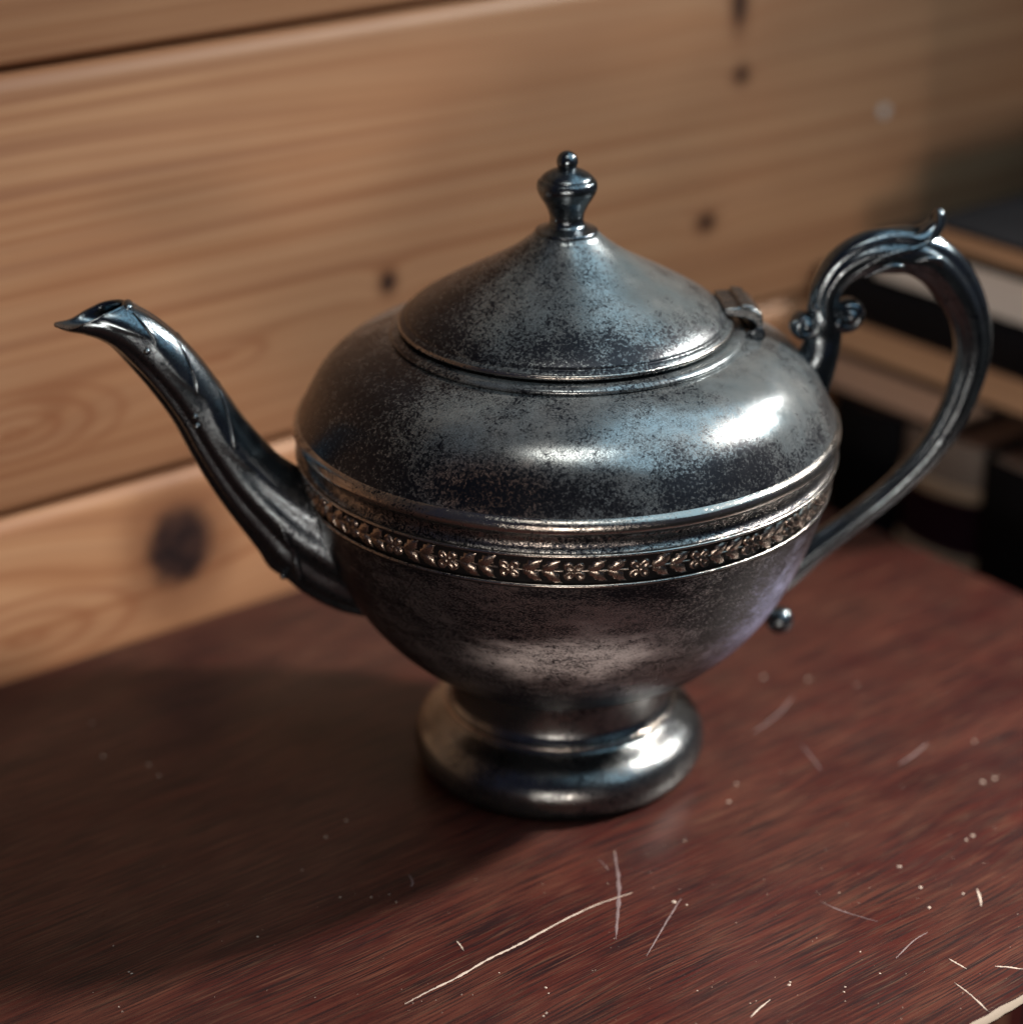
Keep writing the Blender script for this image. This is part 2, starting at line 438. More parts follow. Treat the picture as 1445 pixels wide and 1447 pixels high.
def cloth(name, c, rough=0.6):
    m = NT(name); v = m.tc()
    n = m.noise(v, 1400, 2, 0.6); b = m.noise(v, 25, 4, 0.6)
    cc = m.mix(m.mrange(b, 0.4, 0.8, 0, 0.4), c, tuple(min(1, q * 1.6 + 0.002) for q in c))
    m.set(Base_Color=cc, Roughness=rough); m.b.inputs['Specular IOR Level'].default_value = 0.12; m.bump(n, 0.2, 0.0002)
    return m.m


M['tanpage'] = pages('tan_page_edges', (0.66, 0.45, 0.28), (0.46, 0.30, 0.19))
M['pinkpage'] = pages('aged_page_edges', (0.62, 0.45, 0.35), (0.42, 0.30, 0.23))
M['palepage'] = pages('pale_page_edges', (0.86, 0.88, 0.86), (0.72, 0.74, 0.72))
M['blackcloth'] = cloth('black_cloth', (0.0055, 0.0058, 0.0075), 0.9)
M['browncloth'] = cloth('dark_brown_cloth', (0.020, 0.014, 0.014), 0.55)
M['leather'] = cloth('olive_brown_leather', (0.20, 0.17, 0.15), 0.45)
M['maroon'] = cloth('maroon_label_leather', (0.030, 0.010, 0.020), 0.5)
M['gilt'] = cloth('worn_tan_leather', (0.50, 0.38, 0.27), 0.5)
M['darkwood'] = flat('dark_stained_wood', (0.012, 0.009, 0.009), 0.6)

# ------------------------------------------------------------------ plank wall (frame: x along the wall, y into it)
wall = empty('wall', rz=WANG, kind='structure')
Y0 = -WALL_V
PL0, PITCHZ = 0.0625, 0.1545


def plank(z0, z1, x0, x1):
    th = 0.019
    prof = [(Y0 + th, z0 + 0.0008), (Y0 + 0.0052, z0 + 0.0008), (Y0 + 0.0030, z0 + 0.0010), (Y0 + 0.0010, z0 + 0.0022), (Y0, z0 + 0.0042),
            (Y0, z1 - 0.0078), (Y0 + 0.0004, z1 - 0.0062), (Y0 + 0.0018, z1 - 0.0036), (Y0 + 0.0042, z1 - 0.0016),
            (Y0 + 0.0075, z1 - 0.0009), (Y0 + th, z1 - 0.0008)]
    vs = []; fs = []; n = len(prof)
    for x in (x0, x1):
        for y, z in prof: vs.append((x, y, z))
    for j in range(n):
        j2 = (j + 1) % n; fs.append((j, j2, n + j2, n + j))
    fs.append(tuple(range(n - 1, -1, -1))); fs.append(tuple(n + j for j in range(n)))
    o = new_obj('plank', vs, fs, M['pine'], wall, auto=50)
    return o


for i in range(-3, 3):
    plank(PL0 + i * PITCHZ, PL0 + (i + 1) * PITCHZ, -0.75, 1.25)
rbox('backing_board', -0.75, 1.25, Y0 + 0.0195, Y0 + 0.03, PL0 - 3 * PITCHZ, PL0 + 3 * PITCHZ, M['darkwood'], wall, 0)
# paint dot on the middle board: a small lumpy disc
vs = [(0.3157, Y0 - 0.0006, 0.1388)] + [(0.3157 + 0.0030 * cos(a) * (1 + 0.12 * sin(3 * a)), Y0 - 0.0002, 0.1388 + 0.0028 * sin(a)) for a in [2 * pi * k / 18 for k in range(18)]]
new_obj('paint_spot', vs, [(0, 1 + (k + 1) % 18, 1 + k) for k in range(18)], M['whitepaint'], wall)

fl = new_obj('floor', [(-3, -3, -0.40), (3, -3, -0.40), (3, 3, -0.40), (-3, 3, -0.40)], [(0, 1, 2, 3)], M['darkwood'], None, False); fl['kind'] = 'structure'

# ------------------------------------------------------------------ table
table = empty('side_table', 'dark red mahogany table top with pale scratches, under the teapot and against the plank wall', 'table', rz=WANG)
YN = -NEAR_V; YF = Y0 - 0.0008
rbox('tabletop', -0.62, EDGE_U, YN, YF, -0.019, 0.0, M['mahogany'], table, 0.0016, 3)
rbox('apron', -0.60, EDGE_U - 0.016, YN + 0.014, YF - 0.012, -0.3995, -0.0193, M['darkwood'], table, 0.001)
# the pale chipped arris of the near edge
vs = []; fs = []; N = 70
for k in range(N + 1):
    x = -0.10 + 0.20 * k / N; w_ = 0.0001 + 0.0006 * random.random()
    vs += [(x, YN + 0.0012 + w_, 0.00012), (x, YN + 0.0006, -0.00015), (x, YN - 0.0002, -0.0009 - 0.0006 * random.random())]
for k in range(N):
    for j in range(2): fs.append((3 * k + j, 3 * k + j + 1, 3 * k + 4 + j, 3 * k + 3 + j))
new_obj('worn_edge', vs, fs, M['wornedge'], table)


def scratch(pts, w, mat, jag=0.35, label=None):
    """a shallow gouge: a narrow ragged ridge of torn varnish lying on the top"""
    P = [on_table(*p) for p in pts]; P = spline(P, 10)
    n = len(P); vs = []; fs = []
    for i, (x, y) in enumerate(P):
        a = P[max(i - 1, 0)]; b = P[min(i + 1, n - 1)]
        tx, ty = b[0] - a[0], b[1] - a[1]; L = sqrt(tx * tx + ty * ty); nx, ny = -ty / L, tx / L
        t = i / (n - 1); ww = w * (0.25 + 0.75 * min(1, 4 * t, 4 * (1 - t))) * (1 + jag * (random.random() * 2 - 1)); s = jag * w * (random.random() - 0.5)
        vs += [(x + nx * (ww + s), y + ny * (ww + s), 0.00003), (x + nx * s, y + ny * s, 0.00016), (x - nx * (ww - s), y - ny * (ww - s), 0.00003)]
    for i in range(n - 1):
        for j in range(2): fs.append((3 * i + j, 3 * i + j + 1, 3 * i + 4 + j, 3 * i + 3 + j))
    o = new_obj('scratch', vs, fs, mat, table)
    if label: o['label'] = label
    return o


scratch([(572, 1419), (604, 1402), (645, 1382), (690, 1356), (735, 1334), (790, 1304), (840, 1280), (893, 1262)], 0.00034, M['chip'], 0.45, 'long pale scratch')
scratch([(868, 1205), (874, 1255), (870, 1328)], 0.00050, M['faintscratch'], 0.5)
scratch([(962, 1270), (940, 1305), (913, 1352)], 0.00026, M['faintscratch'])
scratch([(1060, 1438), (1072, 1426), (1088, 1413)], 0.00026, M['chip'])
scratch([(1348, 1389), (1372, 1407), (1397, 1431)], 0.00026, M['chip'])
scratch([(1405, 1366), (1424, 1367), (1445, 1370)], 0.00030, M['chip'])
scratch([(1380, 1257), (1384, 1268), (1386, 1281)], 0.00034, M['chip'])
scratch([(1158, 1274), (1190, 1288), (1240, 1303)], 0.00022, M['faintscratch'])
scratch([(645, 1330), (650, 1336), (655, 1344)], 0.00022, M['chip'])
scratch([(1340, 1355), (1352, 1362), (1366, 1370)], 0.00024, M['chip'])
scratch([(1065, 1035), (1098, 1010), (1120, 985)], 0.00030, M['faintscratch'])
scratch([(845, 1215), (853, 1222), (860, 1231)], 0.00020, M['faintscratch'])
scratch([(578, 1237), (583, 1247), (580, 1254)], 0.00025, M['faintscratch'])
scratch([(1265, 1355), (1290, 1330), (1310, 1318)], 0.00020, M['faintscratch'])
scratch([(1270, 1080), (1292, 1066), (1310, 1050)], 0.00030, M['faintscratch'])
scratch([(1130, 1050), (1150, 1075), (1160, 1090)], 0.00025, M['faintscratch'])

# specks of paint and dust
vs = []; fs = []


def speck(px, py, r):
    x, y = on_table(px, py); k = random.choice((5, 6, 7)); a0 = random.random() * 6; b = len(vs)
    vs.append((x, y, r * 0.45))
    for j in range(k):
        rr = r * random.uniform(0.65, 1.25); vs.append((x + rr * cos(a0 + 2 * pi * j / k), y + rr * sin(a0 + 2 * pi * j / k), 0.00003))
    for j in range(k): fs.append((b, b + 1 + j, b + 1 + (j + 1) % k))


for (px, py, r) in [(967, 1188, .5), (1078, 957, .9), (1142, 960, .8), (1210, 968, .6), (1029, 1133, .6), (1040, 1108, .6), (1376, 1048, .7),
                    (1374, 1181, .8), (1270, 1225, .9), (1300, 1254, .8), (1312, 1283, .8), (1360, 1263, .6), (952, 1275, .9), (970, 1279, .5),
                    (771, 1396, .6), (775, 1404, .4), (705, 1375, .3), (1115, 1392, .7), (1116, 1388, .5), (1060, 1418, .3), (1068, 1415, .3),
                    (1194, 1395, .5), (1192, 1402, .4), (1215, 1345, .4), (1243, 1376, .4), (1185, 1262, .4), (772, 1432, .5), (768, 1436, .4),
                    (560, 1275, .3), (480, 1268, .4), (524, 1268, .35), (550, 1264, .35), (186, 1376, .5), (182, 1374, .4), (364, 1324, .5),
                    (160, 1337, .4), (427, 1230, .4), (489, 1160, .6), (460, 1183, .6), (130, 1022, .8), (146, 1069, .8), (210, 1081, .9), (225, 1096, .7),
                    (173, 1430, .3), (168, 1423, .3), (868, 1204, .35), (985, 1400, .3), (1388, 1105, .9), (1405, 1100, .8), (1365, 1187, .6)]:
    speck(px, py, r * 0.00085)
for _ in range(260):
    px = random.uniform(0, 1445) ** 0.5 * 1445 ** 0.5; py = random.uniform(900, 1447)
    speck(px, py, random.choice((0.00008, 0.0001, 0.00014, 0.00018)))
o = new_obj('paint_speck', vs, fs, M['chip'], table, smooth=False); o['kind'] = 'stuff'

# ------------------------------------------------------------------ low cabinet that carries the books
cab = empty('low_cabinet', 'black low cabinet beyond the right table edge, carrying the old books', 'cabinet', rz=WANG)
rbox('cabinet_top', 0.235, 0.95, -0.30, YF - 0.001, -0.118, -0.100, M['darkwood'], cab, 0.001)
rbox('cabinet_side', 0.245, 0.94, -0.29, YF - 0.003, -0.40, -0.1183, M['darkwood'], cab, 0.001)

blocker = empty('light_blocker', 'dark panel with boards, added out of view at the far right to shade the wall', 'light_blocker', rz=WANG)  # unseen panel and boards, added to keep lamp light off the wall's right part
rbox('blocker_panel', 0.437, 0.459, 0.078, YF - 0.001, -0.0998, 0.90, M['darkwood'], blocker, 0.001)
for zs in (0.20, 0.50, 0.88):
    rbox('blocker_board', 0.4594, 0.92, 0.032, YF - 0.003, zs - 0.009, zs + 0.009, M['darkwood'], blocker, 0.001)

# ------------------------------------------------------------------ books; x along the wall, y = -v
UB = 0.28


def flat_book(name_label, u0, u1, v0, v1, z0, z1, page, cover, ct=0.0022, spine_face=None, zrot=0.0, inset=0.0025):
    """a book lying flat; spine_face 'left' puts the spine on the -u side, else it is on the far side (+u)"""
    b = empty('book', name_label, 'book', rz=WANG, group=None)
    y0, y1 = -v1, -v0
    rbox('cover', u0, u1, y0, y1, z0, z0 + ct, cover, b, 0.0006)
    rbox('cover', u0, u1, y0, y1, z1 - ct, z1, cover, b, 0.0006)
    if spine_face == 'left':
        rbox('page_block', u0 + 0.004, u1 - inset, y0 + inset, y1 - inset, z0 + ct, z1 - ct, page, b, 0.0004)
        # rounded spine
        vs = []; fs = []; K = 10
        for yy in (y0, y1):
            for k in range(K + 1):
                a = -pi / 2 + pi * k / K
                vs.append((u0 - 0.0035 * cos(a), yy, (z0 + z1) / 2 + (z1 - z0) / 2 * 1.02 * sin(a)))
            for k in range(K, -1, -1):
                a = -pi / 2 + pi * k / K
                vs.append((u0 + 0.0015 - 0.0035 * cos(a), yy, (z0 + z1) / 2 + ((z1 - z0) / 2 - 0.0015) * sin(a)))
        n = 2 * K + 2
        for j in range(n): fs.append((j, (j + 1) % n, n + (j + 1) % n, n + j))
        fs.append(tuple(range(n - 1, -1, -1))); fs.append(tuple(n + j for j in range(n)))
        new_obj('spine', vs, fs, cover, b, auto=50)
    else:
        rbox('page_block', u0 + inset, u1 - 0.004, y0 + inset, y1 - inset, z0 + ct, z1 - ct, page, b, 0.0004)
        rbox('spine', u1 - 0.0035, u1 + 0.001, y0 + 0.0004, y1 - 0.0004, z0 + ct * 0.5, z1 - ct * 0.5, cover, b, 0.001)
    return b


def standing_book(label, u0, u1, v0, v1, z0, z1, cover, page, bands=False):
    b = empty('book', label, 'book', rz=WANG)
    y0, y1 = -v1, -v0; ct = 0.0022
    rbox('cover', u0 + 0.003, u1, y0, y0 + ct, z0, z1, cover, b, 0.0006)
    rbox('cover', u0 + 0.003, u1, y1 - ct, y1, z0, z1, cover, b, 0.0006)
    rbox('page_block', u0 + 0.004, u1 - 0.003, y0 + ct, y1 - ct, z0 + 0.002, z1 - 0.002, page, b, 0.0004)

    def arc(ro, ri, za, zb, nm, mt):
        vs = []; fs = []; K = 12
        for zz in (za, zb):
            for k in range(K + 1):
                a = -pi / 2 + pi * k / K
                vs.append((u0 + 0.0035 - ro * cos(a), (y0 + y1) / 2 + ((y1 - y0) / 2 + (ro - 0.0065) * 0.5) * sin(a), zz))
            for k in range(K, -1, -1):
                a = -pi / 2 + pi * k / K
                vs.append((u0 + 0.0035 - ri * cos(a), (y0 + y1) / 2 + ((y1 - y0) / 2 - 0.002) * sin(a), zz))
        n = 2 * K + 2
        for j in range(n): fs.append((j, (j + 1) % n, n + (j + 1) % n, n + j))
        fs.append(tuple(range(n - 1, -1, -1))); fs.append(tuple(n + j for j in range(n)))
        return new_obj(nm, vs, fs, mt, b, auto=50)
    arc(0.0065, 0.005, z0, z1, 'spine', cover)
    if bands:
        for zb in (-0.0805, -0.0375, -0.0045): arc(0.0090, 0.0066, zb - 0.0028, zb + 0.0028, 'raised_band', M['gilt'])
        lab = arc(0.0071, 0.0066, -0.0330, -0.0085, 'spine_label', M['maroon'])
    return b


standing_book('black upright book with plain spine, left of the brown banded spine beyond the table', UB, UB + 0.15, -0.1480, -0.1065, -0.0999, 0.0175, M['blackcloth'], M['pinkpage'])
standing_book('olive brown upright book with tan raised bands and maroon spine label behind the handle', UB, UB + 0.15, -0.1045, -0.0605, -0.0999, 0.0175, M['leather'], M['pinkpage'], True)
standing_book('black upright book with plain spine at the right picture edge, right of the banded spine', UB - 0.002, UB + 0.15, -0.0585, -0.008, -0.0999, 0.0175, M['blackcloth'], M['pinkpage'])
flat_book('lowest flat book, aged pinkish pages, short, lying on the upright books', UB, UB + 0.152, -0.155, -0.082, 0.0181, 0.0375, M['pinkpage'], M['browncloth'], 0.0016)
flat_book('tan paged flat book with thin dark covers, directly under the thick black book', UB - 0.002, UB + 0.153, -0.157, -0.004, 0.0379, 0.0570, M['tanpage'], M['browncloth'], 0.0018)
flat_book('thick black flat book with its spine to the viewer, under the pale paged book', UB - 0.002, UB + 0.153, -0.159, 0.000, 0.0574, 0.0760, M['pinkpage'], M['blackcloth'], 0.0020, 'left')
flat_book('flat book with thick pale grey pages, second from the top of the stack', UB, UB + 0.153, -0.130, 0.004, 0.0764, 0.0975, M['palepage'], M['blackcloth'], 0.0012, inset=0.0015)
flat_book('topmost flat book of the stack, tan pages between dark covers, beside the thumb rest', UB - 0.001, UB + 0.152, -0.098, 0.006, 0.0979, 0.1105, M['tanpage'], M['blackcloth'], 0.0020)

# ------------------------------------------------------------------ teapot
pot = empty('teapot', 'tarnished silver teapot with hinged lid, scroll handle and floral band, standing on the table', 'teapot')
CX = 0.0006
# lower bowl
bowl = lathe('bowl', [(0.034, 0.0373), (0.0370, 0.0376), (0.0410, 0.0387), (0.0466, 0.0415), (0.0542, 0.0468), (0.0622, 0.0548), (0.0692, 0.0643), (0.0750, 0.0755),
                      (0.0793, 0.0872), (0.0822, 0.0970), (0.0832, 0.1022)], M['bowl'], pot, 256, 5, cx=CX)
shoulder = lathe('shoulder', [(0.0852, 0.1212), (0.0845, 0.1235), (0.0833, 0.1262), (0.0812, 0.1305), (0.0783, 0.1356), (0.0742, 0.1402), (0.0690, 0.1440), (0.0632, 0.1468), (0.0580, 0.1487),
                              (0.0550, 0.1495), (0.0530, 0.1500)], M['body'], pot, 256, 5, cx=CX)
lathe('collar', [(0.0540, 0.1494), (0.0551, 0.1499), (0.0551, 0.1508), (0.0538, 0.1517), (0.0518, 0.1520), (0.0502, 0.1516), (0.0492, 0.1518), (0.0488, 0.1535), (0.0480, 0.1550)], M['body'], pot, 256, 4, cx=CX)
# rolled ridge at the foot of the shoulder, hollow moulding, two bead lines
lathe('ridge_moulding', [(0.0842, 0.1238), (0.0852, 0.1232), (0.0860, 0.1222), (0.0863, 0.1208), (0.0860, 0.1196), (0.0850, 0.1188), (0.0842, 0.1184)], M['polish'], pot, 256, 4, cx=CX)
lathe('hollow_moulding', [(0.0846, 0.1188), (0.0838, 0.1178), (0.0834, 0.1162), (0.0835, 0.1146), (0.0842, 0.1134), (0.0850, 0.1128)], M['recess'], pot, 256, 4, cx=CX)
band = lathe('ornament_band', [(0.0845, 0.1130), (0.0841, 0.1120), (0.0838, 0.1100), (0.0832, 0.1060), (0.0826, 0.1026), (0.0828, 0.1018)], M['groove'], pot, 256, 3, cx=CX)
torus('bead_line', 0.0851, 0.1125, 0.0008, M['polish'], band, 256, 10, 0.0006, cx=CX)
torus('bead_line', 0.0834, 0.1022, 0.0007, M['polish'], band, 256, 10, 0.0006, cx=CX)
torus('bead_line', 0.0836, 0.1016, 0.0003, M['groove'], band, 256, 6, cx=CX)


# leaf and petal relief, each a small mesh in its own frame: x along, y across, z out of the band
def leaf_mesh():
    vs = []; fs = []; n = 7
    wd = [0.10, 0.62, 0.50, 0.95, 0.66, 0.78, 0.30, 0.0]
    for i in range(n + 1):
        t = i / n; w_ = wd[i] * 0.0023; x = t * 0.0066; c = 0.0012 * t * t
        h = 0.0010 * sin(pi * min(1, 0.15 + t * 0.85)) + 0.0002
        vs += [(x - 0.0003, w_ + c, 0.0), (x, w_ * 0.55 + c, h), (x + 0.0002, c, h * 0.62), (x, -w_ * 0.55 + c, h * 0.95), (x - 0.0003, -w_ + c, 0.0)]
    for i in range(n):
        for j in range(4): fs.append((5 * i + j, 5 * i + 5 + j, 5 * i + 6 + j, 5 * i + 1 + j))
    me = bpy.data.meshes.new('leaf'); me.from_pydata(vs, [], fs); me.polygons.foreach_set('use_smooth', [True] * len(fs)); me.update(); me.materials.append(M['leaf']); return me


def petal_mesh():
    vs = [(0.0002, 0, 0.0003)]; fs = []; K = 12
    for r, hh in ((0.45, 0.00030), (0.78, 0.0011), (1.0, 0.0)):
        for k in range(K):
            a = 2 * pi * k / K
            wv = (0.9 + 0.25 * (cos(a) > 0.1))
            vs.append((0.0019 + r * 0.00200 * cos(a), r * 0.00150 * wv * sin(a), hh))
    vs[0] = (0.0019, 0, 0.0003)
    for k in range(K):
        k2 = (k + 1) % K; fs.append((0, 1 + k, 1 + k2))
        for q in range(2): fs.append((1 + q * K + k, 1 + (q + 1) * K + k, 1 + (q + 1) * K + k2, 1 + q * K + k2))
    me = bpy.data.meshes.new('petal'); me.from_pydata(vs, [], fs); me.polygons.foreach_set('use_smooth', [True] * len(fs)); me.update(); me.materials.append(M['leaf']); return me


def stem_mesh():
    vs = []; fs = []; n = 5; L = 0.0075
    for i in range(n + 1):
        x = -0.001 + L * i / n; w_ = 0.00028
        vs += [(x, w_, 0.0), (x, 0, 0.00055), (x, -w_, 0.0)]
    for i in range(n):
        for j in range(2): fs.append((3 * i + j, 3 * i + 3 + j, 3 * i + 4 + j, 3 * i + 1 + j))
    me = bpy.data.meshes.new('stem'); me.from_pydata(vs, [], fs); me.polygons.foreach_set('use_smooth', [True] * len(fs)); me.update(); me.materials.append(M['leaf']); return me


LM, PM, SM = leaf_mesh(), petal_mesh(), stem_mesh()
slant = math.atan2(0.0838 - 0.0826, 0.1100 - 0.1026)


def on_band(me, name, ang, dz, rot, s=1.0, flip=1):
    """stand a relief piece on the band at angle ang, height dz from its middle"""
    z = 0.1072 + dz; r = 0.0834 + dz * 0.16
    out = Vector((cos(ang), sin(ang), -sin(slant))).normalized()
    tan = Vector((-sin(ang), cos(ang), 0)); up = out.cross(tan) * 1.0
    # tan grows anticlockwise: to the right as the camera sees the front
    if up.z < 0: up = -up
    R = Matrix((tan, up, out)).transposed()
    Rz = Matrix.Rotation(rot, 3, 'Z'); S = Matrix.Diagonal((s, s * flip, s))
    m4 = (R @ Rz @ S).to_4x4(); m4.translation = Vector((CX + r * cos(ang), r * sin(ang), z))
    o = bpy.data.objects.new(name, me); col.objects.link(o); o.parent = band; o.matrix_local = m4
    return o


NP = 28; step = 2 * pi / NP
for k in range(NP):
    a0 = -pi / 2 + k * step + radians(0.4)
    j = lambda: random.uniform(-0.05, 0.05)
    for q in (45, 135, 225, 315): on_band(PM, 'petal', a0, 0.0, radians(q) + j(), random.uniform(0.92, 1.06))
    mm = 1 / 0.0834
    on_band(SM, 'stem', a0 + 0.0030 * mm, 0, 0); on_band(SM, 'stem', a0 + 0.0090 * mm, 0, 0)
    for off in (0.0040, 0.0096):
        on_band(LM, 'leaf', a0 + off * mm, 0.0002, radians(23) + j(), random.uniform(0.92, 1.04))
        on_band(LM, 'leaf', a0 + off * mm, -0.0002, radians(-23) + j(), random.uniform(0.92, 1.04), -1)

# foot
foot = lathe('foot', [(0.0372, 0.0382), (0.0374, 0.0372), (0.0366, 0.0355), (0.0360, 0.0320), (0.0359, 0.0285), (0.0362, 0.0255), (0.0369, 0.0240), (0.0374, 0.0230), (0.0375, 0.0212), (0.0384, 0.0199),
                      (0.0405, 0.0186), (0.0440, 0.0165), (0.0470, 0.0133), (0.0484, 0.0095), (0.0483, 0.0058), (0.0470, 0.0025), (0.0455, 0.0006), (0.0448, 0.0002), (0.043, 0.0012), (0.038, 0.006), (0.02, 0.010), (0.0, 0.011)],
             M['foot'], pot, 256, 5, cx=-0.0008)
torus('foot_ring', 0.0378, 0.0222, 0.0010, M['polish'], foot, 192, 12, cx=-0.0008)

# lid (x shift 0) with rim bead, knob and hinge
lid = lathe('lid', [(0.0480, 0.1528), (0.0505, 0.1529), (0.0515, 0.1535), (0.0516, 0.1545), (0.0508, 0.1552), (0.0500, 0.1556), (0.0494, 0.1566), (0.0470, 0.1586), (0.0428, 0.1613), (0.0376, 0.1643), (0.0322, 0.1673), (0.0268, 0.1702),
                    (0.0220, 0.1729), (0.0178, 0.1755), (0.0142, 0.1781), (0.0111, 0.1807), (0.0092, 0.1822), (0.004, 0.1828), (0.0, 0.1829)], M['lid'], pot, 256, 5)
torus('lid_rim', 0.0511, 0.1537, 0.0010, M['polish'], lid, 256, 12, 0.0009)
# knob
knob = lathe('lid_knob', [(0.0090, 0.1816), (0.0096, 0.1822), (0.0094, 0.1830), (0.0078, 0.1835), (0.0062, 0.1842), (0.0054, 0.1852), (0.0052, 0.1866), (0.0056, 0.1885), (0.0066, 0.1908), (0.0080, 0.1930),
                          (0.0090, 0.1950), (0.0093, 0.1966), (0.0090, 0.1980), (0.0083, 0.1987), (0.0080, 0.1989), (0.0079, 0.1993), (0.0068, 0.2003), (0.0050, 0.2013), (0.0032, 0.2020), (0.0024, 0.2024), (0.0, 0.2026)], M['cast'], pot, 96, 4)
sphere('knob_ball', (0, 0, 0.2041), 0.0033, M['cast'], knob, 32)

# hinge: plate fixed to the lid, knuckle barrel, lower tab on the shoulder



HG = radians(6)


def prism(name, poly, y0, y1, mat, parent, bev=0.0003, rz=0.0):
    n = len(poly); vs = [(x, y0, z) for x, z in poly] + [(x, y1, z) for x, z in poly]
    fs = [(j, (j + 1) % n, n + (j + 1) % n, n + j) for j in range(n)] + [tuple(range(n - 1, -1, -1)), tuple(n + j for j in range(n))]
    o = new_obj(name, vs, fs, mat, parent, auto=40)
    if bev:
        b = o.modifiers.new('bevel', 'BEVEL'); b.width = bev; b.segments = 2; b.limit_method = 'ANGLE'
    o.rotation_euler = (0, 0, rz)
    return o


def cylinder_y(name, x, z, r, y0, y1, mat, parent, rz, K=20):
    vs = []; fs = []
    prof = [(0.0, y0), (r * 0.35, y0), (r * 0.38, y0 + 0.0003), (r * 0.62, y0 + 0.0003), (r * 0.68, y0 - 0.0002), (r * 0.92, y0), (r, y0 + 0.0004), (r, y1), (0, y1)]
    for (rr, y) in prof:
        for k in range(K):
            a = 2 * pi * k / K; vs.append((x + max(rr, 1e-6) * cos(a), y, z + max(rr, 1e-6) * sin(a)))
    for i in range(len(prof) - 1):
        for k in range(K): fs.append((i * K + k, (i + 1) * K + k, (i + 1) * K + (k + 1) % K, i * K + (k + 1) % K))
    o = new_obj(name, vs, fs, mat, parent, auto=45); o.rotation_euler = (0, 0, rz); return o


hp = prism('hinge_plate', [(0.0480, 0.1566), (0.0500, 0.1560), (0.0545, 0.1554), (0.0572, 0.1543), (0.0592, 0.1512), (0.0606, 0.1518), (0.0602, 0.1562), (0.0578, 0.1582), (0.0535, 0.1588), (0.0482, 0.1588)], -0.0092, 0.0092, M['hinge'], pot, 0.0006, HG)
cylinder_y('hinge_barrel', 0.0588, 0.1500, 0.0024, -0.0104, 0.0100, M['cast'], pot, HG)
prism('hinge_step', [(0.0530, 0.1585), (0.0566, 0.1580), (0.0572, 0.1592), (0.0534, 0.1599)], -0.0095, 0.0095, M['hinge'], hp, 0.0004)
for s in (-0.0078, 0.0078):
    prism('hinge_tab', [(0.0535, 0.1485), (0.0550, 0.1505), (0.0588, 0.1515), (0.0608, 0.1494), (0.0602, 0.1440), (0.0560, 0.1440)], s - 0.0014, s + 0.0014, M['cast'], pot, 0.0004, HG)


# ------------------------------------------------------------------ spout
def sm(a, b, x):
    t = min(1, max(0, (x - a) / (b - a))); return t * t * (3 - 2 * t)


# centre line from the body to the mouth; (x, z, half thickness, half width) in mm
SP = [(-58, 77.5, 21.5, 14), (-65.8, 80.0, 21.5, 14.5), (-74.7, 84.5, 20.0, 14), (-84.1, 91.0, 16.8, 12.6), (-93.2, 99.8, 13.6, 11.0), (-101.3, 109.5, 11.4, 9.6),
      (-108.4, 121.0, 10.0, 8.8), (-114.6, 133.2, 9.1, 8.3), (-121.3, 144.2, 8.9, 8.2), (-128.0, 152.8, 8.4, 8.0), (-134.2, 159.0, 7.4, 7.8), (-140.0, 161.8, 6.2, 7.3), (-146.0, 162.7, 4.7, 6.4), (-151.0, 162.6, 3.2, 5.2), (-155.0, 163.6, 2.2, 3.6)]
SP = spline([tuple(q / 1000 for q in p) for p in SP], 12)


def spout_section(t, th):
    c = cos(th)                       # +1 is the lower side (normal points left of travel), see below
    f = 1.0
    g = lambda k, w: math.exp(-((abs(((th - k + pi) % (2 * pi)) - pi)) / w) ** 2)
    lowr = sm(0.78, 0.55, t)
    f -= lowr * (0.10 * (g(0.62, 0.13) + g(-0.62, 0.13)) + 0.12 * (g(1.12, 0.14) + g(-1.12, 0.14)) + 0.07 * (g(1.75, 0.16) + g(-1.75, 0.16)) * sm(0.45, 0.25, t))
    # raised leaf lying over the top, with three lobes down each edge
    lobe = 2.05 - 0.30 * abs(sin((t - 0.36) * 3 * pi / 0.46)) if 0.36 < t < 0.82 else 2.05
    e = abs(((th + pi) % (2 * pi)) - pi)
    on = sm(0.33, 0.40, t) * sm(0.86, 0.80, t)
    f += on * (0.05 * sm(lobe - 0.16, lobe + 0.06, e) - 0.055 * g(pi, 0.16) * sm(0.4, 0.5, t) * sm(0.8, 0.72, t))
    # heel bump low on the underside
    f += 0.07 * math.exp(-((t - 0.215) / 0.02) ** 2) * math.exp(-((abs(((th - TOPA - pi + pi) % (2 * pi)) - pi)) / 0.9) ** 2)
    return f


# travelling from body (right) to mouth (left-up): tangent (-,+); normal = (-tz, tx) points down-left => th=0 is the underside
TOPA = pi


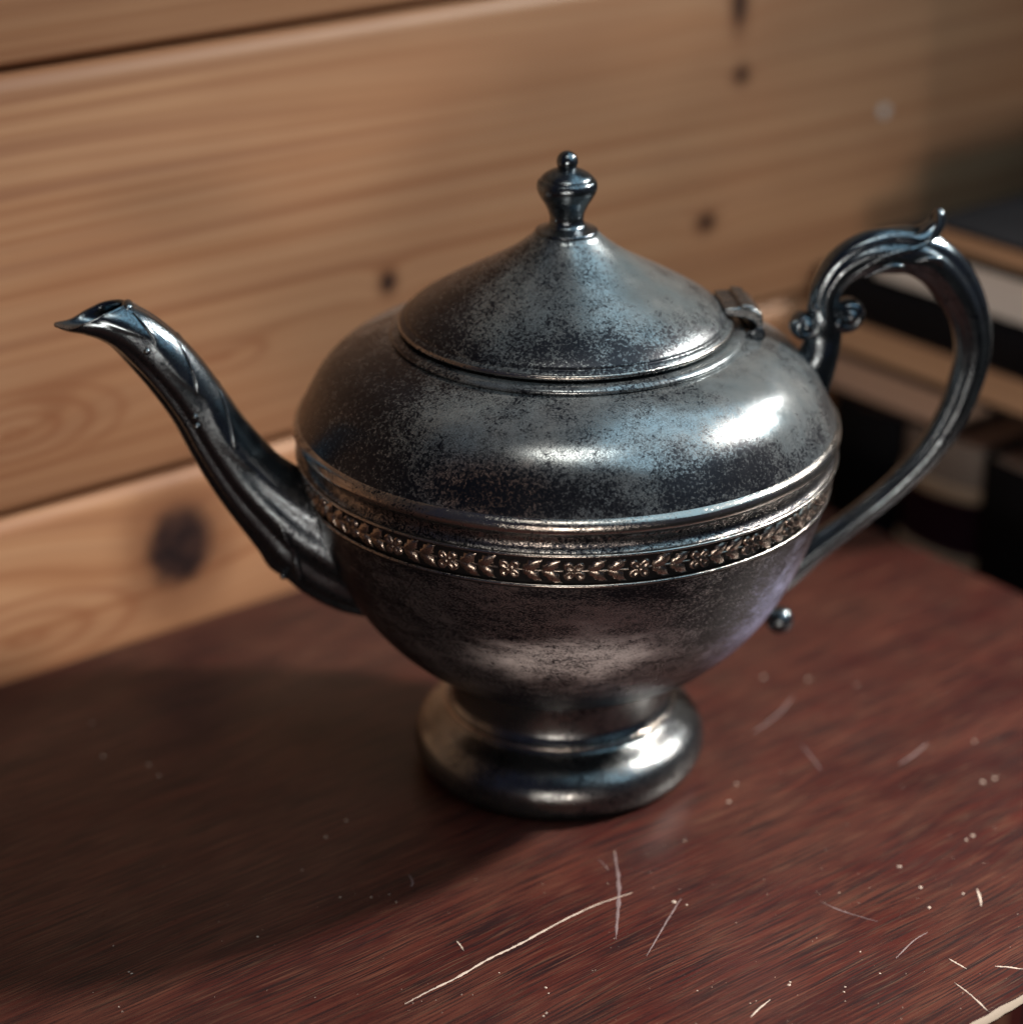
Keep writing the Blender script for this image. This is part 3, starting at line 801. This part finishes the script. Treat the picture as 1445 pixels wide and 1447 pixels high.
def build_spout():
    m = 72; n = len(SP); vs = []; fs = []

    def frame(i):
        p = SP[max(i - 1, 0)]; q = SP[min(i + 1, n - 1)]
        tx, tz = q[0] - p[0], q[1] - p[1]; L = sqrt(tx * tx + tz * tz); return -tz / L, tx / L

    def pt(s, th, k=1.0):
        s = max(0, min(n - 1.001, s)); i = int(s); f = s - i
        a = SP[i]; b = SP[i + 1]; x, z, ra, rb = (a[q] * (1 - f) + b[q] * f for q in range(4))
        n0 = frame(i); n1 = frame(i + 1); nx = n0[0] * (1 - f) + n1[0] * f; nz = n0[1] * (1 - f) + n1[1] * f
        g = spout_section(s / (n - 1), th) * k
        return (x + nx * ra * cos(th) * g, rb * sin(th) * g, z + nz * ra * cos(th) * g)
    R = n + 10
    # mouth cut: the top ends early (at the back lip), the underside runs on into the pouring lip
    ends = []
    for j in range(m):
        th = 2 * pi * j / m
        c = (1 + cos(th)) / 2            # 1 underside .. 0 top
        ends.append((0.745 + 0.255 * c ** 0.95) * (n - 1))
    for i in range(R + 1):
        for j in range(m):
            vs.append(pt(ends[j] * i / R, 2 * pi * j / m))
    # rolled lip and inner wall
    for q, (ds, k) in enumerate([(0.6, 1.03), (0.9, 0.97), (0.5, 0.88), (-2, 0.80), (-8, 0.74), (-20, 0.70)]):
        for j in range(m):
            th = 2 * pi * j / m
            vs.append(pt(min(ends[j] + ds, n - 1.001), th, k))
    T = R + 7
    for i in range(T - 1):
        for j in range(m):
            j2 = (j + 1) % m; fs.append((i * m + j, (i + 1) * m + j, (i + 1) * m + j2, i * m + j2))
    o = new_obj('spout', vs, fs, M['cast'], pot); o.rotation_euler = (0, 0, HANG)
    return o


spout = build_spout()


def spout_ridge(name, tp, mat, m=8):
    """a tendril on the spout's skin: (t, angle, half thickness mm)"""
    n = len(SP); out = []
    for t, th, r in spline(tp, 4):
        s_ = t * (n - 1); i = min(int(s_), n - 2); f = s_ - i
        x, z, ra, rb = (SP[i][q] * (1 - f) + SP[i + 1][q] * f for q in range(4))
        tx, tz = SP[i + 1][0] - SP[i][0], SP[i + 1][1] - SP[i][1]; L = sqrt(tx * tx + tz * tz); nx, nz = -tz / L, tx / L
        g = spout_section(t, th % (2 * pi)) * 1.02
        out.append(((x + nx * ra * cos(th) * g) * 1000, rb * sin(th) * g * 1000, (z + nz * ra * cos(th) * g) * 1000, r))
    return out


def ridge(name, pts, w, parent, mat, rz=0.0, m=10):
    """a thin raised tendril through 3-D points (mm) with half width per point"""
    P = spline([tuple(q / 1000 for q in p) for p in pts], 8); vs = []; fs = []; n = len(P)
    for i, (x, y, z, r) in enumerate(P):
        a = Vector(P[max(i - 1, 0)][:3]); b = Vector(P[min(i + 1, n - 1)][:3]); t = (b - a).normalized()
        s = t.cross(Vector((0, 1, 0.01))).normalized(); q = t.cross(s)
        for j in range(m):
            th = 2 * pi * j / m; v = Vector((x, y, z)) + s * (r * cos(th)) + q * (r * sin(th)); vs.append(tuple(v))
    for i in range(n - 1):
        for j in range(m): fs.append((i * m + j, i * m + (j + 1) % m, (i + 1) * m + (j + 1) % m, (i + 1) * m + j))
    fs.append(tuple(range(m - 1, -1, -1))); fs.append(tuple((n - 1) * m + j for j in range(m)))
    return new_obj(name, vs, fs, mat, parent)


# leaf veins and curls cast on the upper flank of the spout
for s in (-1, 1):
    for tp in ([(0.73, s * 2.6, 0.3), (0.70, s * 2.35, 0.6), (0.665, s * 2.15, 0.8), (0.650, s * 1.95, 0.5)],
               [(0.62, s * 2.7, 0.3), (0.585, s * 2.45, 0.6), (0.55, s * 2.15, 0.8), (0.53, s * 1.90, 0.5)],
               [(0.51, s * 2.7, 0.3), (0.475, s * 2.4, 0.6), (0.44, s * 2.1, 0.7), (0.42, s * 1.9, 0.4)],
               [(0.27, s * 1.5, 0.3), (0.22, s * 1.2, 1.1), (0.18, s * 0.85, 1.3), (0.165, s * 0.6, 0.5)]):
        ridge('leaf_scroll', spout_ridge('x', tp, None), 1, spout, M['cast'])
    for tt, aa, rr in ((0.500, 1.42, 0.0010), (0.484, 1.30, 0.0012), (0.195, 0.45, 0.0013), (0.655, 1.62, 0.0011)):
        q = spout_ridge('x', [(tt, s * aa, 1), (tt + 0.001, s * aa, 1)], None)[0]
        sphere('leaf_bud', (q[0] / 1000, q[1] / 1000, q[2] / 1000), rr, M['cast'], spout, 12)
sphere('mouth_bump', (-0.1335, 0, 0.1662), 0.0019, M['cast'], spout, 16, (1.0, 2.0, 0.9))

# ------------------------------------------------------------------ handle
HP = [(86.2, 146.0, 4.6, 4.4), (84.0, 150.5, 4.9, 4.8), (83.2, 155.5, 5.0, 5.2), (84.4, 160.6, 5.2, 5.6), (88.8, 166.4, 6.0, 6.0), (96.5, 170.1, 6.8, 6.4), (106.1, 170.7, 7.2, 6.6), (113.8, 168.9, 7.4, 6.6), (120.6, 164.6, 7.6, 6.6), (126.6, 157.5, 7.4, 6.4),
      (131.2, 149.3, 6.7, 6.2), (133.6, 141.1, 6.3, 6.0), (134.1, 132.9, 6.0, 5.8), (132.8, 124.5, 5.8, 5.6), (129.3, 113.7, 5.3, 5.3), (123.0, 102.3, 4.7, 5.0), (115.0, 92.9, 4.3, 4.8), (107.0, 85.4, 4.0, 4.6), (97.0, 77.4, 4.0, 4.6), (85.5, 69.0, 4.5, 5.0), (77.0, 62.0, 5.2, 5.6), (68.0, 55.5, 6.0, 6.2)]
HPs = spline([tuple(q / 1000 for q in p) for p in HP], 8)


def handle_section(t, th):
    f = 1.0
    g = lambda c, w: math.exp(-((abs(((th - c + pi) % (2 * pi)) - pi)) / w) ** 2)
    k = sm(0.02, 0.1, t) * sm(1.0, 0.92, t)
    f -= k * (0.13 * g(1.05, 0.17) + 0.13 * g(-1.05, 0.17) + 0.10 * g(2.2, 0.15) + 0.10 * g(-2.2, 0.15))
    # acanthus swelling under the thumb rest
    f += 0.10 * math.exp(-((t - 0.30) / 0.05) ** 2) * (0.5 + 0.5 * sin(th * 5 + t * 60))
    return f


handle = sweep('handle', HPs, handle_section, M['cast'], pot, 48); handle.rotation_euler = (0, 0, HANG)
# scrolls: a spiral bead wrapped round an eye
def scroll(cx, cz, r, turn, start, y=0.0, wd=0.0046):
    pts = []
    for k in range(22):
        t = k / 21; a = start + turn * t * 1.55 * 2 * pi * 0.75; rr = r * (1.0 - 0.72 * t)
        pts.append((cx + rr * cos(a), cz + rr * sin(a), 0.0026 * (1 - 0.45 * t) * r / 0.0045, wd * (1 - 0.15 * t)))
    return sweep('scroll', pts, lambda t, th: 1.0, M['cast'], handle, 16)


scroll(0.0908, 0.1508, 0.0048, 1, radians(200), wd=0.0046)
sphere('scroll_eye', (0.0910, 0, 0.1508), 0.0038, M['cast'], handle, 24, (1, 1.75, 1))
scroll(0.0770, 0.1480, 0.0042, -1, radians(20), wd=0.0044)
sphere('scroll_eye', (0.0768, 0, 0.1480), 0.0032, M['cast'], handle, 24, (1, 1.7, 1))
sphere('leaf_bud', (0.0795, -0.0030, 0.1535), 0.0014, M['cast'], handle, 14, (1, 1, 1.3))
# post standing on the shoulder
post = sweep('handle_post', spline([(0.0815, 0.1560, 0.0036, 0.0040), (0.0826, 0.1500, 0.0050, 0.0046), (0.0836, 0.1450, 0.0058, 0.0048), (0.0832, 0.1400, 0.0062, 0.0052), (0.0812, 0.1335, 0.0072, 0.0062), (0.0785, 0.1280, 0.0086, 0.0072), (0.0760, 0.1240, 0.0090, 0.0075)], 8),
             lambda t, th: 1.0 - 0.10 * math.exp(-(abs(abs(th if th < pi else th - 2 * pi) - pi / 2) / 0.5) ** 2) * (0.6 + 0.4 * sin(t * 20)), M['cast'], handle, 32)
# thumb rest: a leaf that curls up off the top of the handle
vs = []; fs = []
lf = [(103.5, 176.2, 5.0, 0.6), (108.0, 176.2, 5.6, 1.0), (112.0, 175.0, 5.6, 2.4), (115.0, 175.4, 5.0, 3.3), (117.2, 176.9, 4.2, 3.2), (118.9, 178.8, 3.5, 2.3), (119.2, 180.9, 2.9, 2.0), (118.8, 182.3, 2.4, 1.6), (118.3, 183.2, 1.5, 0.8)]
lfs = spline([(a / 1000, b / 1000, d / 1000, c / 1000) for a, b, c, d in lf], 6)
thumb = sweep('thumb_rest', lfs, lambda t, th: 1.0 - 0.25 * math.exp(-(abs(abs(th if th < pi else th - 2 * pi)) / 0.5) ** 2), M['cast'], handle, 24)
for s in (-1, 1):
    ridge('leaf_scroll', [(90, s * 5.4, 164.5, 0.3), (97.5, s * 6.0, 169.5, 1.0), (105, s * 6.3, 171.8, 1.2), (110.5, s * 6.0, 172.8, 0.9), (114.5, s * 5.2, 174.6, 0.8), (117.6, s * 3.6, 178.6, 0.8), (118.3, s * 2.4, 182.0, 0.5)], 1, handle, M['cast'])
    ridge('leaf_scroll', [(94, s * 6.1, 164.0, 0.4), (100, s * 6.6, 167.0, 1.0), (104.5, s * 6.7, 167.4, 1.1), (107.0, s * 6.5, 166.2, 0.5)], 1, handle, M['cast'])
    ridge('leaf_scroll', [(110, s * 6.8, 168.5, 0.4), (114, s * 7.0, 169.3, 1.0), (117.5, s * 6.7, 168.8, 1.3), (119.2, s * 6.6, 166.4, 0.7)], 1, handle, M['cast'])
# tail scroll under the lower joint, ending in a ball
ridge('tail', [(72, 0, 60, 4.0), (70.5, 0, 55, 3.0), (69.2, 0, 50, 2.4), (69.5, 0, 46, 2.2), (72, 0, 43.5, 2.4)], 1, handle, M['cast'], m=16)
sphere('tail_ball', (0.0742, 0, 0.0428), 0.0047, M['cast'], handle, 32)
